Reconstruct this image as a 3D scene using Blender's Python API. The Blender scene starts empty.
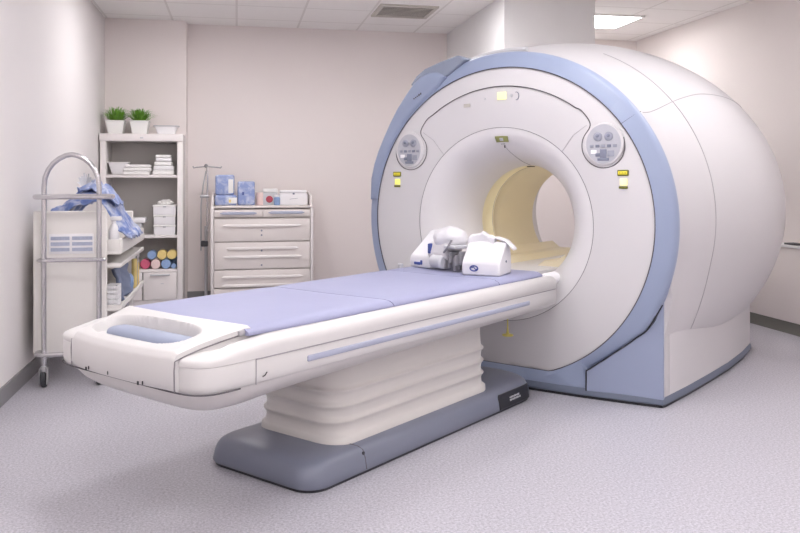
import bpy, bmesh, math, random
from mathutils import Vector, Matrix, noise
random.seed(7)
C = bpy.context.scene.collection
PI = math.pi
sin, cos = math.sin, math.cos

# ------------------------------------------------------------------ helpers
def lin(c):
    return tuple((x/255/12.92 if x/255 <= .04045 else ((x/255+.055)/1.055)**2.4) for x in c) + (1,)

def mat(name, rgb, rough=.5, metal=0., var=.03, scale=6., bump=0., bscale=80., spec=.5, trans=0., coat=0., sss=0.):
    m = bpy.data.materials.new(name); m.use_nodes = True
    nt = m.node_tree; b = nt.nodes['Principled BSDF']
    tc = nt.nodes.new('ShaderNodeTexCoord')
    nz = nt.nodes.new('ShaderNodeTexNoise'); nz.inputs['Scale'].default_value = scale; nz.inputs['Detail'].default_value = 3
    nt.links.new(tc.outputs['Object'], nz.inputs['Vector'])
    mx = nt.nodes.new('ShaderNodeMixRGB'); mx.blend_type = 'MIX'
    c = lin(rgb)
    mx.inputs[1].default_value = tuple(x*(1-var) for x in c[:3])+(1,)
    mx.inputs[2].default_value = tuple(min(1, x*(1+var)) for x in c[:3])+(1,)
    nt.links.new(nz.outputs['Fac'], mx.inputs[0]); nt.links.new(mx.outputs[0], b.inputs['Base Color'])
    b.inputs['Roughness'].default_value = rough; b.inputs['Metallic'].default_value = metal
    b.inputs['Specular IOR Level'].default_value = spec
    if trans: b.inputs['Transmission Weight'].default_value = trans
    if coat: b.inputs['Coat Weight'].default_value = coat; b.inputs['Coat Roughness'].default_value = .15
    if bump:
        n2 = nt.nodes.new('ShaderNodeTexNoise'); n2.inputs['Scale'].default_value = bscale; n2.inputs['Detail'].default_value = 4
        nt.links.new(tc.outputs['Object'], n2.inputs['Vector'])
        bp = nt.nodes.new('ShaderNodeBump'); bp.inputs['Strength'].default_value = bump; bp.inputs['Distance'].default_value = .01
        nt.links.new(n2.outputs['Fac'], bp.inputs['Height']); nt.links.new(bp.outputs['Normal'], b.inputs['Normal'])
    return m

def emis(name, rgb, strength, rough=.4):
    m = mat(name, rgb, rough); b = m.node_tree.nodes['Principled BSDF']
    b.inputs['Emission Color'].default_value = lin(rgb); b.inputs['Emission Strength'].default_value = strength
    return m

class B:
    """collects shapes; build() links them as one mesh object"""
    def __init__(s): s.bm = bmesh.new()
    def _merge(s, t, M=None):
        if M is not None: bmesh.ops.transform(t, matrix=M, verts=t.verts)
        me = bpy.data.meshes.new('tmp'); t.to_mesh(me); t.free(); s.bm.from_mesh(me); bpy.data.meshes.remove(me)
        return s
    def box(s, c, d, bev=0., seg=2, M=None, rz=0., taper=1.):
        t = bmesh.new(); bmesh.ops.create_cube(t, size=1)
        for v in t.verts:
            k = taper if v.co.z < 0 else 1.
            v.co = Vector((v.co.x*d[0]*k, v.co.y*d[1]*k, v.co.z*d[2]))
        if bev: bmesh.ops.bevel(t, geom=t.edges[:], offset=min(bev, min(d)*.49), segments=seg, profile=.5, affect='EDGES')
        MM = Matrix.Translation(c) @ Matrix.Rotation(rz, 4, 'Z')
        return s._merge(t, MM if M is None else M @ MM)
    def tube(s, pts, r, n=10, closed=False, caps=True):
        pts = [Vector(p) for p in pts]; N = len(pts); rings = []
        up = None
        for i, p in enumerate(pts):
            if closed: d = (pts[(i+1) % N]-pts[i-1]).normalized()
            else: d = (pts[min(i+1, N-1)]-pts[max(i-1, 0)]).normalized()
            if up is None:
                up = Vector((0, 0, 1)) if abs(d.z) < .9 else Vector((1, 0, 0))
            a = (up - d*up.dot(d)).normalized(); b = d.cross(a); up = a
            rr = r[i] if isinstance(r, (list, tuple)) else r
            rings.append([s.bm.verts.new(p + a*cos(2*PI*k/n)*rr + b*sin(2*PI*k/n)*rr) for k in range(n)])
        for i in range(N if closed else N-1):
            A, Bq = rings[i], rings[(i+1) % N]
            for k in range(n): s.bm.faces.new((A[k], A[(k+1) % n], Bq[(k+1) % n], Bq[k]))
        if caps and not closed:
            s.bm.faces.new(rings[0][::-1]); s.bm.faces.new(rings[-1])
        return s
    def cyl(s, p0, p1, r, n=20): return s.tube([p0, p1], r, n)
    def loft(s, rings, cap0=True, cap1=True, closed=True):
        vs = [[s.bm.verts.new(p) for p in R] for R in rings]; n = len(vs[0])
        for A, Bq in zip(vs, vs[1:]):
            for k in range(n if closed else n-1): s.bm.faces.new((A[k], A[(k+1) % n], Bq[(k+1) % n], Bq[k]))
        if closed and cap0: s.bm.faces.new(vs[0][::-1])
        if closed and cap1: s.bm.faces.new(vs[-1])
        return s
    def lathe(s, prof, c=(0, 0, 0), n=24, axis='z', caps=True):
        rings = []
        for r, h in prof:
            R = []
            for k in range(n):
                x, y = r*cos(2*PI*k/n), r*sin(2*PI*k/n)
                p = (x, y, h) if axis == 'z' else ((x, -h, y) if axis == 'y' else (h, x, y))
                R.append(Vector(p)+Vector(c))
            rings.append(R)
        return s.loft(rings, caps, caps)
    def grid(s, f, nu, nv):
        v = [[s.bm.verts.new(f(i/nu, j/nv)) for j in range(nv+1)] for i in range(nu+1)]
        for i in range(nu):
            for j in range(nv): s.bm.faces.new((v[i][j], v[i+1][j], v[i+1][j+1], v[i][j+1]))
        return s
    def prism(s, poly, f, w0, w1):
        """poly: 2-d points; f(u,v,w)->3-d"""
        return s.loft([[Vector(f(u, v, w0)) for u, v in poly], [Vector(f(u, v, w1)) for u, v in poly]])
    def ball(s, c, d, M=None, sub=3, amp=0., fr=3., seed=0.):
        t = bmesh.new(); bmesh.ops.create_icosphere(t, subdivisions=sub, radius=1)
        for v in t.verts:
            p = v.co.copy()
            if amp:
                q = p*fr+Vector((seed, seed*2.3, -seed))
                k = 1+amp*(noise.noise(q)+.6*abs(noise.noise(q*2.3)))
                p *= k
            v.co = Vector((p.x*d[0], p.y*d[1], p.z*d[2]))
        MM = Matrix.Translation(c)
        return s._merge(t, MM @ (M if M is not None else Matrix.Identity(4)))
    def build(s, name, m, parent=None, loc=(0, 0, 0), rz=0., smooth=True, ang=35, bev=0.):
        bmesh.ops.recalc_face_normals(s.bm, faces=s.bm.faces[:])
        me = bpy.data.meshes.new(name); s.bm.to_mesh(me); s.bm.free()
        me.materials.append(m)
        if smooth:
            me.polygons.foreach_set('use_smooth', [True]*len(me.polygons)); me.set_sharp_from_angle(angle=math.radians(ang))
        o = bpy.data.objects.new(name, me); C.objects.link(o)
        o.location = loc; o.rotation_euler = (0, 0, rz)
        if parent: o.parent = parent
        if bev:
            bm_ = o.modifiers.new('bevel', 'BEVEL'); bm_.width = bev; bm_.segments = 2; bm_.limit_method = 'ANGLE'
        return o

def tag(o, label=None, cat=None, group=None, kind=None):
    if label: o['label'] = label
    if cat: o['category'] = cat
    if group: o['group'] = group
    if kind: o['kind'] = kind
    return o
def thing(name, label, cat, loc=(0, 0, 0), rz=0., group=None):
    o = bpy.data.objects.new(name, None); C.objects.link(o); o.empty_display_size = .1
    o.location = loc; o.rotation_euler = (0, 0, rz)
    return tag(o, label, cat, group)
def dup(root, loc, rz, label):
    r = root.copy(); C.objects.link(r); r.location = loc; r.rotation_euler = (0, 0, rz); r['label'] = label
    for ch in list(root.children):
        c = ch.copy(); C.objects.link(c); c.parent = r
        for g in ch.children:
            d = g.copy(); C.objects.link(d); d.parent = c
    return r
def structure(name, o): o.name = name; o['kind'] = 'structure'; return o
def sm(x, a, b):
    t = max(0., min(1., (x-a)/(b-a))); return t*t*(3-2*t)

# ------------------------------------------------------------------ materials
W = mat('wall_paint', (236, 227, 224), .75, var=.015, scale=1.5, bump=.06, bscale=220)
WL = mat('wall_left_paint', (232, 227, 226), .7, var=.015, scale=1.2, bump=.06, bscale=220)
WR = mat('wall_right_paint', (232, 224, 221), .75, var=.015, scale=1.5, bump=.06, bscale=220)
WHITE = mat('bulkhead_paint', (232, 230, 230), .7, var=.01)
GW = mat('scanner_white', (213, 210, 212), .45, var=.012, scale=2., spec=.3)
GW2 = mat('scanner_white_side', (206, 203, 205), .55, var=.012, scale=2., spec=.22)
BELL = mat('bell_white', (224, 221, 223), .45, var=.012, scale=2.)
BLUE = mat('scanner_blue', (150, 161, 187), .38, var=.02, scale=3.)
BLUE2 = mat('scanner_panel_blue', (150, 159, 184), .42, var=.02, scale=3.)
GREYB = mat('scanner_cap_grey', (140, 148, 166), .42, var=.02)
SKIRT = mat('skirt_grey_blue', (104, 112, 130), .45, var=.04)
BASEG = mat('table_base_grey_blue', (122, 126, 142), .34, var=.03, scale=4.)
CREAM = mat('bore_cream', (230, 218, 188), .45, var=.02)
CREAML = mat('bore_band_lit_cream', (250, 240, 204), .4, var=.02)  # paler than the liner: bore lighting put into the colour
SEAM = mat('seam_dark', (92, 88, 92), .7, var=.05)
SEAML2 = mat('seam_mid_grey', (136, 132, 136), .7, var=.05)
SEAML = mat('seam_grey', (168, 164, 168), .7, var=.05)
DARK = mat('dark_plastic', (42, 42, 48), .4, var=.1)
TW = mat('table_white', (214, 211, 210), .34, var=.015, scale=3.)
TW2 = mat('table_lower_white', (212, 208, 206), .4, var=.015, scale=3.)
BEL = mat('bellows_white', (214, 210, 206), .42, var=.015, scale=3.)
PAD = mat('pad_lavender_vinyl', (156, 158, 188), .5, var=.03, scale=7., bump=.08, bscale=14)
HANDLE = mat('handle_blue_grey', (152, 160, 182), .42, var=.03)
STRIP = mat('strip_blue', (170, 174, 194), .4, var=.02)
LABY = mat('laser_label_olive', (112, 112, 40), .5, var=.06)
LABYB = emis('lit_yellow_sign', (228, 212, 56), .1)
LIT = emis('lit_pale_display', (246, 238, 178), .22)
LITG = emis('lit_green_yellow_display', (236, 232, 120), .25)
OLIVE = mat('olive_label', (150, 152, 96), .5, var=.1, scale=40)
KEYG = mat('keypad_grey', (184, 184, 192), .3, var=.06, scale=30, coat=.3)
KEYD = mat('key_blue_grey', (128, 132, 150), .35, var=.1, scale=50)
KEYM = mat('key_mid_grey', (156, 158, 172), .3, var=.12, scale=60)
CHROME = mat('brushed_chrome', (205, 203, 206), .22, .85, var=.05, scale=20)
STEEL = mat('steel_tube', (188, 187, 190), .3, .6, var=.05, scale=20)
STEEL2 = mat('dark_steel', (150, 148, 150), .45, .3)
CARTW = mat('cart_cream_white', (230, 226, 222), .45, var=.02)
SHELF = mat('shelf_white', (232, 226, 224), .45, var=.02)
SHELFB = mat('shelf_back_grey', (196, 192, 188), .6, var=.02)
CABW = mat('cabinet_white', (228, 220, 216), .4, var=.02)
PLW = mat('plastic_white', (238, 236, 238), .35, var=.02)
PLB = mat('plastic_bag_blue', (146, 162, 204), .3, var=.35, scale=9., bump=.3, bscale=25)
PLB2 = mat('plastic_pack_blue', (158, 172, 210), .25, var=.25, scale=14., bump=.3, bscale=40)
BLG = mat('blue_grey_cloth', (122, 132, 158), .6, var=.1, scale=12)
PAPER = mat('paper_white', (240, 238, 236), .7, var=.03, scale=20)
POT = mat('pot_white', (234, 233, 230), .4, var=.02)
GREEN = mat('leaf_green', (118, 172, 62), .5, var=.35, scale=40)
SOIL = mat('soil', (60, 48, 36), .9, var=.2)
YEL = mat('roll_yellow', (236, 212, 140), .7, var=.08, scale=30)
PINK = mat('roll_pink', (206, 96, 124), .6, var=.1, scale=30)
PINKP = mat('roll_pale_pink', (234, 208, 204), .6, var=.05, scale=30)
BLUR = mat('pack_blue', (142, 168, 208), .5, var=.15, scale=30)
RED = mat('pack_red', (176, 70, 86), .5, var=.1)
RUBBER = mat('rubber_dark', (58, 58, 62), .6, var=.1)
GRYL = mat('light_grey_plastic', (200, 200, 204), .4, var=.05)
COILW = mat('coil_white', (222, 220, 224), .4, var=.015, scale=5)
COILG = mat('coil_grey_mechanism', (146, 144, 148), .45, var=.2, scale=40)
LOGO = mat('emblem_blue', (66, 82, 148), .4, var=.05)
YCORD = mat('yellow_plastic', (222, 208, 110), .4, var=.05)
KICK = mat('kick_grey_green', (118, 116, 110), .55, var=.05)
BASEB = mat('baseboard_grey', (134, 132, 134), .5, var=.08, scale=60)
VENTD = mat('vent_dark', (58, 57, 56), .8)
VENTW = mat('vent_frame', (196, 190, 182), .5)

def twotone(m, c0, c1, scale, lo=.4, hi=.62):
    nt = m.node_tree; b = nt.nodes['Principled BSDF']
    nz = nt.nodes.new('ShaderNodeTexNoise'); nz.inputs['Scale'].default_value = scale; nz.inputs['Detail'].default_value = 5; nz.inputs['Distortion'].default_value = .8
    tc = [n for n in nt.nodes if n.type == 'TEX_COORD'][0]
    rp = nt.nodes.new('ShaderNodeValToRGB')
    rp.color_ramp.elements[0].position = lo; rp.color_ramp.elements[0].color = lin(c0)
    rp.color_ramp.elements[1].position = hi; rp.color_ramp.elements[1].color = lin(c1)
    nt.links.new(tc.outputs['Object'], nz.inputs['Vector']); nt.links.new(nz.outputs['Fac'], rp.inputs[0]); nt.links.new(rp.outputs[0], b.inputs['Base Color'])
twotone(PLB, (104, 126, 186), (214, 218, 230), 11, .42, .68)  # pale patches paint white highlights into the blue plastic
twotone(PLB2, (142, 158, 204), (212, 216, 230), 13, .45, .75)
# speckled vinyl floor
FL = mat('floor_vinyl', (190, 187, 194), .38, var=.03, scale=.9, spec=.4)
def floor_speckle():
    nt = FL.node_tree; b = nt.nodes['Principled BSDF']
    base = b.inputs['Base Color'].links[0].from_socket
    tc = [n for n in nt.nodes if n.type == 'TEX_COORD'][0]
    nz = nt.nodes.new('ShaderNodeTexNoise'); nz.inputs['Scale'].default_value = 95; nz.inputs['Detail'].default_value = 5; nz.inputs['Roughness'].default_value = .75
    rp = nt.nodes.new('ShaderNodeValToRGB')
    rp.color_ramp.elements[0].position = .36; rp.color_ramp.elements[0].color = (.62, .62, .63, 1)
    rp.color_ramp.elements[1].position = .62; rp.color_ramp.elements[1].color = (1.16, 1.16, 1.17, 1)
    mu = nt.nodes.new('ShaderNodeMixRGB'); mu.blend_type = 'MULTIPLY'; mu.inputs[0].default_value = 1
    nt.links.new(tc.outputs['Object'], nz.inputs['Vector']); nt.links.new(nz.outputs['Fac'], rp.inputs[0])
    nt.links.new(base, mu.inputs[1]); nt.links.new(rp.outputs[0], mu.inputs[2]); nt.links.new(mu.outputs[0], b.inputs['Base Color'])
floor_speckle()
# tiled ceiling
CE = mat('ceiling_tile', (242, 239, 237), .8, var=.02, scale=12, bump=.08, bscale=150)
def ceil_grid():
    nt = CE.node_tree; b = nt.nodes['Principled BSDF']
    base = b.inputs['Base Color'].links[0].from_socket
    tc = [n for n in nt.nodes if n.type == 'TEX_COORD'][0]
    br = nt.nodes.new('ShaderNodeTexBrick'); br.offset = 0; br.squash = 1
    br.inputs['Scale'].default_value = 1; br.inputs['Brick Width'].default_value = .64; br.inputs['Row Height'].default_value = .64
    br.inputs['Mortar Size'].default_value = .011; br.inputs['Mortar Smooth'].default_value = .1
    br.inputs['Color1'].default_value = br.inputs['Color2'].default_value = (1, 1, 1, 1); br.inputs['Mortar'].default_value = (.84, .83, .82, 1)
    mp = nt.nodes.new('ShaderNodeMapping'); mp.inputs['Location'].default_value = (.0, .05, 0)
    mu = nt.nodes.new('ShaderNodeMixRGB'); mu.blend_type = 'MULTIPLY'; mu.inputs[0].default_value = 1
    nt.links.new(tc.outputs['Object'], mp.inputs[0]); nt.links.new(mp.outputs[0], br.inputs['Vector'])
    nt.links.new(base, mu.inputs[1]); nt.links.new(br.outputs['Color'], mu.inputs[2]); nt.links.new(mu.outputs[0], b.inputs['Base Color'])
ceil_grid()

# ------------------------------------------------------------------ room shell
XL, XR, YB, YF, H = -1.30, 4.60, 8.65, -2.6, 2.90
def slab(name, x0, x1, y0, y1, z0, z1, m):
    o = B().box(((x0+x1)/2, (y0+y1)/2, (z0+z1)/2), (x1-x0, y1-y0, z1-z0)).build(name, m, smooth=False)
    return structure(name, o)
slab('floor', XL-.1, XR+.1, YF-.1, YB+.1, -.1, 0, FL)
slab('ceiling', XL-.1, XR+.1, YF-.1, YB+.1, H, H+.1, CE)
slab('wall_left', XL-.1, XL, YF, YB, 0, H, WL)
slab('wall_right', XR, XR+.1, YF, YB, 0, H, WR)
slab('wall_back', XL-.1, XR+.1, YB, YB+.1, 0, H, W)
slab('wall_front', XL-.1, XR+.1, YF-.1, YF, 0, H, W)
slab('wall_recess', XL, -.505, 8.48, YB, 0, H, W)
slab('wall_bulkhead', 2.302, 3.158, 6.70, YB, 2.15, H, WHITE)
def base(name, x0, x1, y0, y1, h=.1):
    slab(name, x0, x1, y0, y1, 0, h, BASEB)
base('baseboard_left', XL, XL+.012, YF, 8.48)
base('baseboard_back', -.505, XR, YB-.012, YB)
base('baseboard_right', XR-.012, XR, YF, YB)
base('baseboard_front', XL, XR, YF, YF+.012)

# ------------------------------------------------------------------ ceiling lights and vent
DIF = emis('light_diffuser', (253, 251, 252), 9.0)
FRAME = mat('light_frame', (236, 234, 232), .5)
def make_light(label, loc):
    t = thing('ceiling_light', label, 'light', loc, 0, 'square ceiling light panels')
    b = B()
    for sx, sy, dx, dy in ((0, .305, .63, .02), (0, -.305, .63, .02), (.305, 0, .02, .63), (-.305, 0, .02, .63)):
        b.box((sx, sy, -.008), (dx, dy, .016))
    b.build('light_frame', FRAME, t, smooth=False)
    B().box((0, 0, -.006), (.59, .59, .008)).build('diffuser', DIF, t, smooth=False)
    return t
lt = make_light('lit square ceiling panel behind the white bulkhead, above the right rear of the scanner', (3.66, 7.62, H))
for x, ys in ((-.3, (-1.2, 1.2, 3.6, 6.8)), (1.5, (-1.2, 1.2, 3.6, 6.5)), (3.3, (-1.2, 1.2, 3.9))):  # panels nearest the back wall are unseen, added to brighten that wall
    for i, y in enumerate(ys):
        where = {-.3: 'left', 1.5: 'middle', 3.3: 'right'}[x]
        row = ('in the row behind the viewer', 'in the row just ahead of the viewer', 'in the row above the patient table', 'nearest the back wall, added unseen to brighten it')[i]
        dup(lt, (x, y, H), 0, 'lit square ceiling panel on the %s side, %s' % (where, row))
v = thing('ceiling_vent', 'grey slatted air vent set in the tiled ceiling', 'vent', (1.585, 7.56, H))
b = B()
for sx, sy, dx, dy in ((0, .25, .56, .04), (0, -.25, .56, .04), (.26, 0, .04, .5), (-.26, 0, .04, .5)):
    b.box((sx, sy, -.008), (dx, dy, .016))
b.build('vent_frame', VENTW, v, smooth=False)
B().box((0, 0, -.003), (.48, .46, .004)).build('vent_backing', VENTD, v, smooth=False)
for i in range(8):
    B().box((0, -.2+i*.057, -.008), (.48, .012, .008), M=None).build('slat', VENTW, v, smooth=False)

# ------------------------------------------------------------------ MRI scanner (local: x lateral, y into the bore, z up)
ML, MA, MR = 1.613, 4.774, -.8603
K = 1.035
sc = thing('mri_scanner', 'large white barrel-shaped MRI scanner with a blue ring around its bore', 'scanner', (ML, MA, 0), MR)
def mw(l, a, z=0.):          # scanner coordinates to room coordinates
    return (ML+l*cos(MR)-a*sin(MR), MA+l*sin(MR)+a*cos(MR), z)
NA = 180
TH = [2*PI*i/NA for i in range(NA)]
def rg(r, a, cz, k=K, cl=0.): return [Vector((cl+k*r*cos(t), a, cz+r*sin(t))) for t in TH]
# front face: from the flare circle to the blue ring, flattened at the bottom
ZB = .125
def face_ring(r, a, cz, zmin):
    R = []
    for t in TH:
        x, z = K*r*cos(t), cz+r*sin(t)
        R.append(Vector((x, a, max(z, zmin))))
    return R
rings = []
for i in range(13):
    q = i/12
    r = .600+(.952-.600)*q
    rings.append(face_ring(r, -.012*sin(PI*q), .995+.022*q, ZB))
B().loft(rings, False, False).build('front_face', GW, sc, ang=60)
# bell: trumpet from the face into the bore
rings = []
for i in range(21):
    t = i/20*PI/2
    rings.append(rg(.366+.234*(1-sin(t)), .40*(1-cos(t)), .995+.003*i/20))
B().loft(rings, False, False).build('bore_flare', BELL, sc, ang=60)
B().loft([rg(.366, .40, 1.0), rg(.372, .405, 1.0), rg(.372, .52, 1.0), rg(.366, .53, 1.0)], False, False).build('bore_band', CREAML, sc, ang=60)
B().loft([rg(.366, .53, 1.0), rg(.362, .535, 1.0), rg(.362, .545, 1.0), rg(.366, .55, 1.0)] + [rg(.366, .55+.57*i/6, 1.0) for i in range(1, 7)], False, False).build('bore_liner', CREAM, sc, ang=60)
rings = []
A1 = 2.25
for i in range(17):
    t = i/16*PI/2
    q = i/16; rings.append(rg(.366+.50*(A1-1.12)*q**1.12, 1.12+(A1-1.12)*q, 1.0+.02*q))
B().loft(rings, False, False).build('rear_flare', BELL, sc, ang=60)
lamp = B(); lamp.grid(lambda u, v: Vector((K*.3655*cos(-.30+.75*u), .56+.50*v, 1.0+.3655*sin(-.30+.75*u))), 10, 4)  # glowing strip added out of view to brighten the bore wall opposite
lp = lamp.build('bore_fill_lamp', emis('bore_fill_glow', (255, 248, 236), .85), sc); so = lp.modifiers.new('thick', 'SOLIDIFY'); so.thickness = .004
# bore floor: table bridge with two raised ledges
b = B(); b.box((0, .55, .70), (.50, 1.25, .03), .008)
b.build('bore_bridge', TW, sc)
for s in (-1, 1):
    poly = [(s*.10, .716), (s*.15, .752), (s*.235, .752), (s*.30, .80), (s*.30, .70), (s*.10, .70)]
    B().prism(poly, lambda u, v, w: (u, w, v), .30, 1.3).build('bore_ledge', CREAM, sc, bev=.006)
# blue ring
def ring_pt(r, a, t, cz=1.01):
    x, z = K*r*cos(t), cz+r*sin(t)
    return Vector((x, a, z))
def fa(l): return -.035+.105*l*l
CRV = [(.581, .165), (.649, .216), (.74, .286), (.858, .38), (.927, .433), (.972, .488), (1.006, .56)]
CPOL = [(math.degrees(math.atan2(1.012-z, x/K)), math.hypot(x/K, 1.012-z)) for x, z in CRV][::-1]
def rlow(deg):
    if deg <= CPOL[0][0]: return 1.062
    for (d0, r0), (d1, r1) in zip(CPOL, CPOL[1:]):
        if deg <= d1: return min(1.062, r0+(r1-r0)*(deg-d0)/(d1-d0))
    return CPOL[-1][1]
DB = CPOL[-1][0]
def ring_out(t, r, a):
    deg = -math.degrees(math.asin(max(-1, min(1, sin(t)))))
    f = (r-.957)/(1.062-.957)
    r = .957+f*((.35 if deg > DB+.02 else rlow(deg)-.957))
    x, z = K*r*cos(t), 1.012+r*sin(t)
    if deg > DB+.02: x = max(-.579, min(.579, x))
    z = max(z, .046)
    lim = 1.003+.10*sm(z, .56, .80)
    if r > 1.0: x = max(-lim, min(lim, x))
    if deg > DB+.02: a = fa(x)+.3*a
    elif a > .04: a = a+.06*sm(deg, 15, 30)
    if r > .99 and x < 0 and deg < 40: x *= 1-.018*sm(r, .99, 1.03)
    return Vector((x, a, z))
TR = sorted(TH+[math.radians(d) for d in (-DB+360, -DB-.05+360, 180+DB, 180+DB+.05)])
rings = [[Vector((K*r*cos(t), a, max(1.017+r*sin(t), ZB))) for t in TR] for r, a in ((.948, .03), (.952, -.004), (.956, -.008))]
for r, a in ((.960, -.007), (1.035, .016), (1.050, .024), (1.060, .040), (1.062, .058)):
    rings.append([ring_out(t, r, a) for t in TR])
B().loft(rings, False, False).build('trim_ring', BLUE, sc, ang=40)
# lower corner panels either side of the ring foot
crv = [(.581, .046), (.581, .165), (.649, .216), (.74, .286), (.858, .38), (.927, .433), (.965, .488), (.985, .62), (1.006, .66), (1.006, .046)]
for s in (1, -1):
    pl = [(s*u, v) for u, v in crv]
    if s < 0: pl = pl[::-1]
    B().prism(pl, lambda u, v, w: (u, fa(u)+w, v), -.008, .10).build('corner_panel', BLUE2, sc, smooth=False, bev=.004)
    gp_ = [Vector((s*.580, fa(.58)-.009, .046)), Vector((s*.580, fa(.58)-.009, .100)), Vector((s*.580, fa(.58)-.009, .162))]
    for i in range(1, 19):
        dg = DB+(CPOL[1][0]-DB)*i/18
        rr_ = rlow(dg)+.003
        gp_.append(Vector((s*K*rr_*cos(math.radians(dg)), min(.016+.024*i/18, fa(K*rr_*cos(math.radians(dg)))-.010), 1.012-rr_*sin(math.radians(dg)))))
    gp_.append(Vector((s*1.003, fa(1.0)-.010, .575)))
    cs = gp_[3:]
    for _ in range(3):
        q_ = [cs[0]]
        for p0, p1 in zip(cs, cs[1:]): q_ += [p0*.75+p1*.25, p0*.25+p1*.75]
        cs = q_[::2]+[cs[-1]] if len(q_) > 120 else q_+[cs[-1]]
    b = B(); b.tube(gp_[:3]+cs, .0040, 6)
    b.build('panel_gap', DARK, sc)
    B().tube([Vector((s*.50, .004, .245)), Vector((s*.54, .010, .205)), Vector((s*.575, .012, .166))], .0016, 5).build('panel_joint', STRIP, sc)
# base body: side walls and back, extruded plan
plan = []
for i in range(21):
    l = -1+2*i/20
    plan.append((l, fa(l)+(.035 if abs(l) < .95 else .012)))
side = [(1.006, .10), (1.022, .4), (1.033, .8), (1.037, 1.2), (1.02, 1.6), (.985, 1.95), (.90, 2.20), (.80, 2.25)]
plan2 = [(-1+2*i/20, fa(-1+2*i/20)) for i in range(21)]+side + [(-x, y) for x, y in side[::-1]]
plan += side + [(-x, y) for x, y in side[::-1]]
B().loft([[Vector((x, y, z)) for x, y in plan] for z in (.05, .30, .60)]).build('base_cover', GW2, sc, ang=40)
def offs(pl, d):
    return [(x*(1+d), (y-1.1)*(1+d)+1.1) for x, y in pl]
B().loft([[Vector((x, y, z)) for x, y in offs(plan2, d)] for z, d in ((.014, -.002), (.02, .008), (.046, .006), (.058, .0))]).build('base_skirt', SKIRT, sc, ang=40)
B().loft([[Vector((x, y, z)) for x, y in offs(plan2, -.002)] for z in (0., .016)]).build('base_foot', DARK, sc, ang=40)
for s in (1, -1):
    B().box((s*.994, .122, .40), (.030, .09, .68), .003).build('corner_edge', GW2, sc)
# barrel shell
def prof(a): return 1.204+.08*(a-1)-.1125*(a-1)**2
def lw(a):
    P = [(.08, 1.006)]+[(y, x) for x, y in side[1:]]
    for (a0, l0), (a1, l1) in zip(P, P[1:]):
        if a <= a1: return l0+(l1-l0)*max(0, (a-a0))/(a1-a0)
    return P[-1][1]
def barrel(t, a, off=0.):
    r = prof(a)+off
    cz = 1.015+.025*sm(a, .07, .55)
    if a < .3: r += .026*(1-sm(a, .05, .22))
    zb = .42-.085*sm(a, .1, 1.1)+.05*sm(a, 1.3, 1.9)
    lb = lw(a)+.004
    deg = math.degrees(math.asin(max(-1, min(1, -sin(t)))))
    db = math.degrees(math.atan2(cz-zb, lb/K))
    bo = max(0., math.hypot(lb/K, cz-zb)-r)
    r += bo*max(0., min(1.15, (deg-12)/(db-12)))**1.6
    x, z = K*r*cos(t), cz+r*sin(t)
    if x < 0: x *= 1-.02*(1-sm(a, .1, .5))
    a = max(a, .09*sm(z, .76, .60))
    return Vector((x, a, z))
TB = [math.radians(-62)+math.radians(304)*i/170 for i in range(171)]
TB = [math.radians(-62)+math.radians(304)*i/340 for i in range(341)]
AS = .47
av = [.06, .075, .10, .13, .17, .22, .28, .34, .40, AS]
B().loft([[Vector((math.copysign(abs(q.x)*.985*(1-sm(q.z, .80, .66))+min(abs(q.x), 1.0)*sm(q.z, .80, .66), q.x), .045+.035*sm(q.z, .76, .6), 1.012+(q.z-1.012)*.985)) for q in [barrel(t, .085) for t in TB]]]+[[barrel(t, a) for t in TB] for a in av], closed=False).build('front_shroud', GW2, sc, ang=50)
av = [AS+(2.14-AS)*i/22 for i in range(23)]
rr = [[barrel(t, a) for t in TB] for a in av]
for i in range(1, 6):     # rounded rear edge closing on the rear flare
    q = i/5*PI/2; R = []
    for t in TB:
        p = barrel(t, 2.14); k_ = 1-.10*(1-cos(q))
        R.append(Vector((p.x*k_, 2.14+.11*sin(q), 1.04+(p.z-1.04)*k_)))
    rr.append(R)
rr.append([Vector((K*.931*cos(t), A1, 1.02+.931*sin(t))) for t in TB])
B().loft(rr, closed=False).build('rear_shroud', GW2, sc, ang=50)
# shroud seams
b = B()
b.tube([barrel(t, AS, .0005) for t in TB if math.radians(-60) < t < math.radians(66) and barrel(t, AS).z > .372], .0028, 5); b.build('shroud_seam', SEAML, sc)
T40 = math.radians(40)
def seam40(a): return math.radians(37.3+3.6*sm(a, .09, 1.0)+.6*(a-1))
b = B(); b.tube([barrel(seam40(a), a, .0005) for a in [.09+i*.05 for i in range(40)]], .0025, 5); b.build('shroud_seam', SEAML, sc)
# ring seams and face contours
def facepl(l, z, a=-.016): return Vector((l, a, z))
def arc(r, cz, d0, d1, a, n=60, k=K): return [Vector((k*r*cos(math.radians(d0+(d1-d0)*i/n)), a, cz+r*sin(math.radians(d0+(d1-d0)*i/n)))) for i in range(n+1)]
def fullring(r, a, cz, rad, m, name, zmin=None):
    P = []
    for t in TH:
        z = cz+r*sin(t)
        P.append(Vector((K*r*cos(t), a, z if zmin is None else max(z, zmin))))
    B().tube(P, rad, 5, closed=True).build(name, m, sc)
fullring(.601, -.001, .995, .0018, SEAML2, 'flare_seam')
fullring(.952, -.006, 1.017, .0032, SEAM, 'ring_seam', ZB)
fullring(.366, .532, 1.0, .002, SEAML, 'band_seam')
top = arc(.852, 1.0, 54.0, 125.2, -.0145)
rgt = [(.546, 1.680), (.580, 1.642), (.600, 1.612), (.608, 1.590), (.603, 1.568), (.585, 1.545), (.567, 1.520), (.557, 1.492), (.555, 1.460), (.560, 1.430), (.573, 1.403), (.593, 1.377), (.619, 1.356), (.65, 1.342), (.685, 1.336), (.72, 1.340), (.752, 1.351), (.780, 1.372), (.800, 1.398), (.812, 1.430), (.815, 1.466), (.808, 1.51)]
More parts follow.
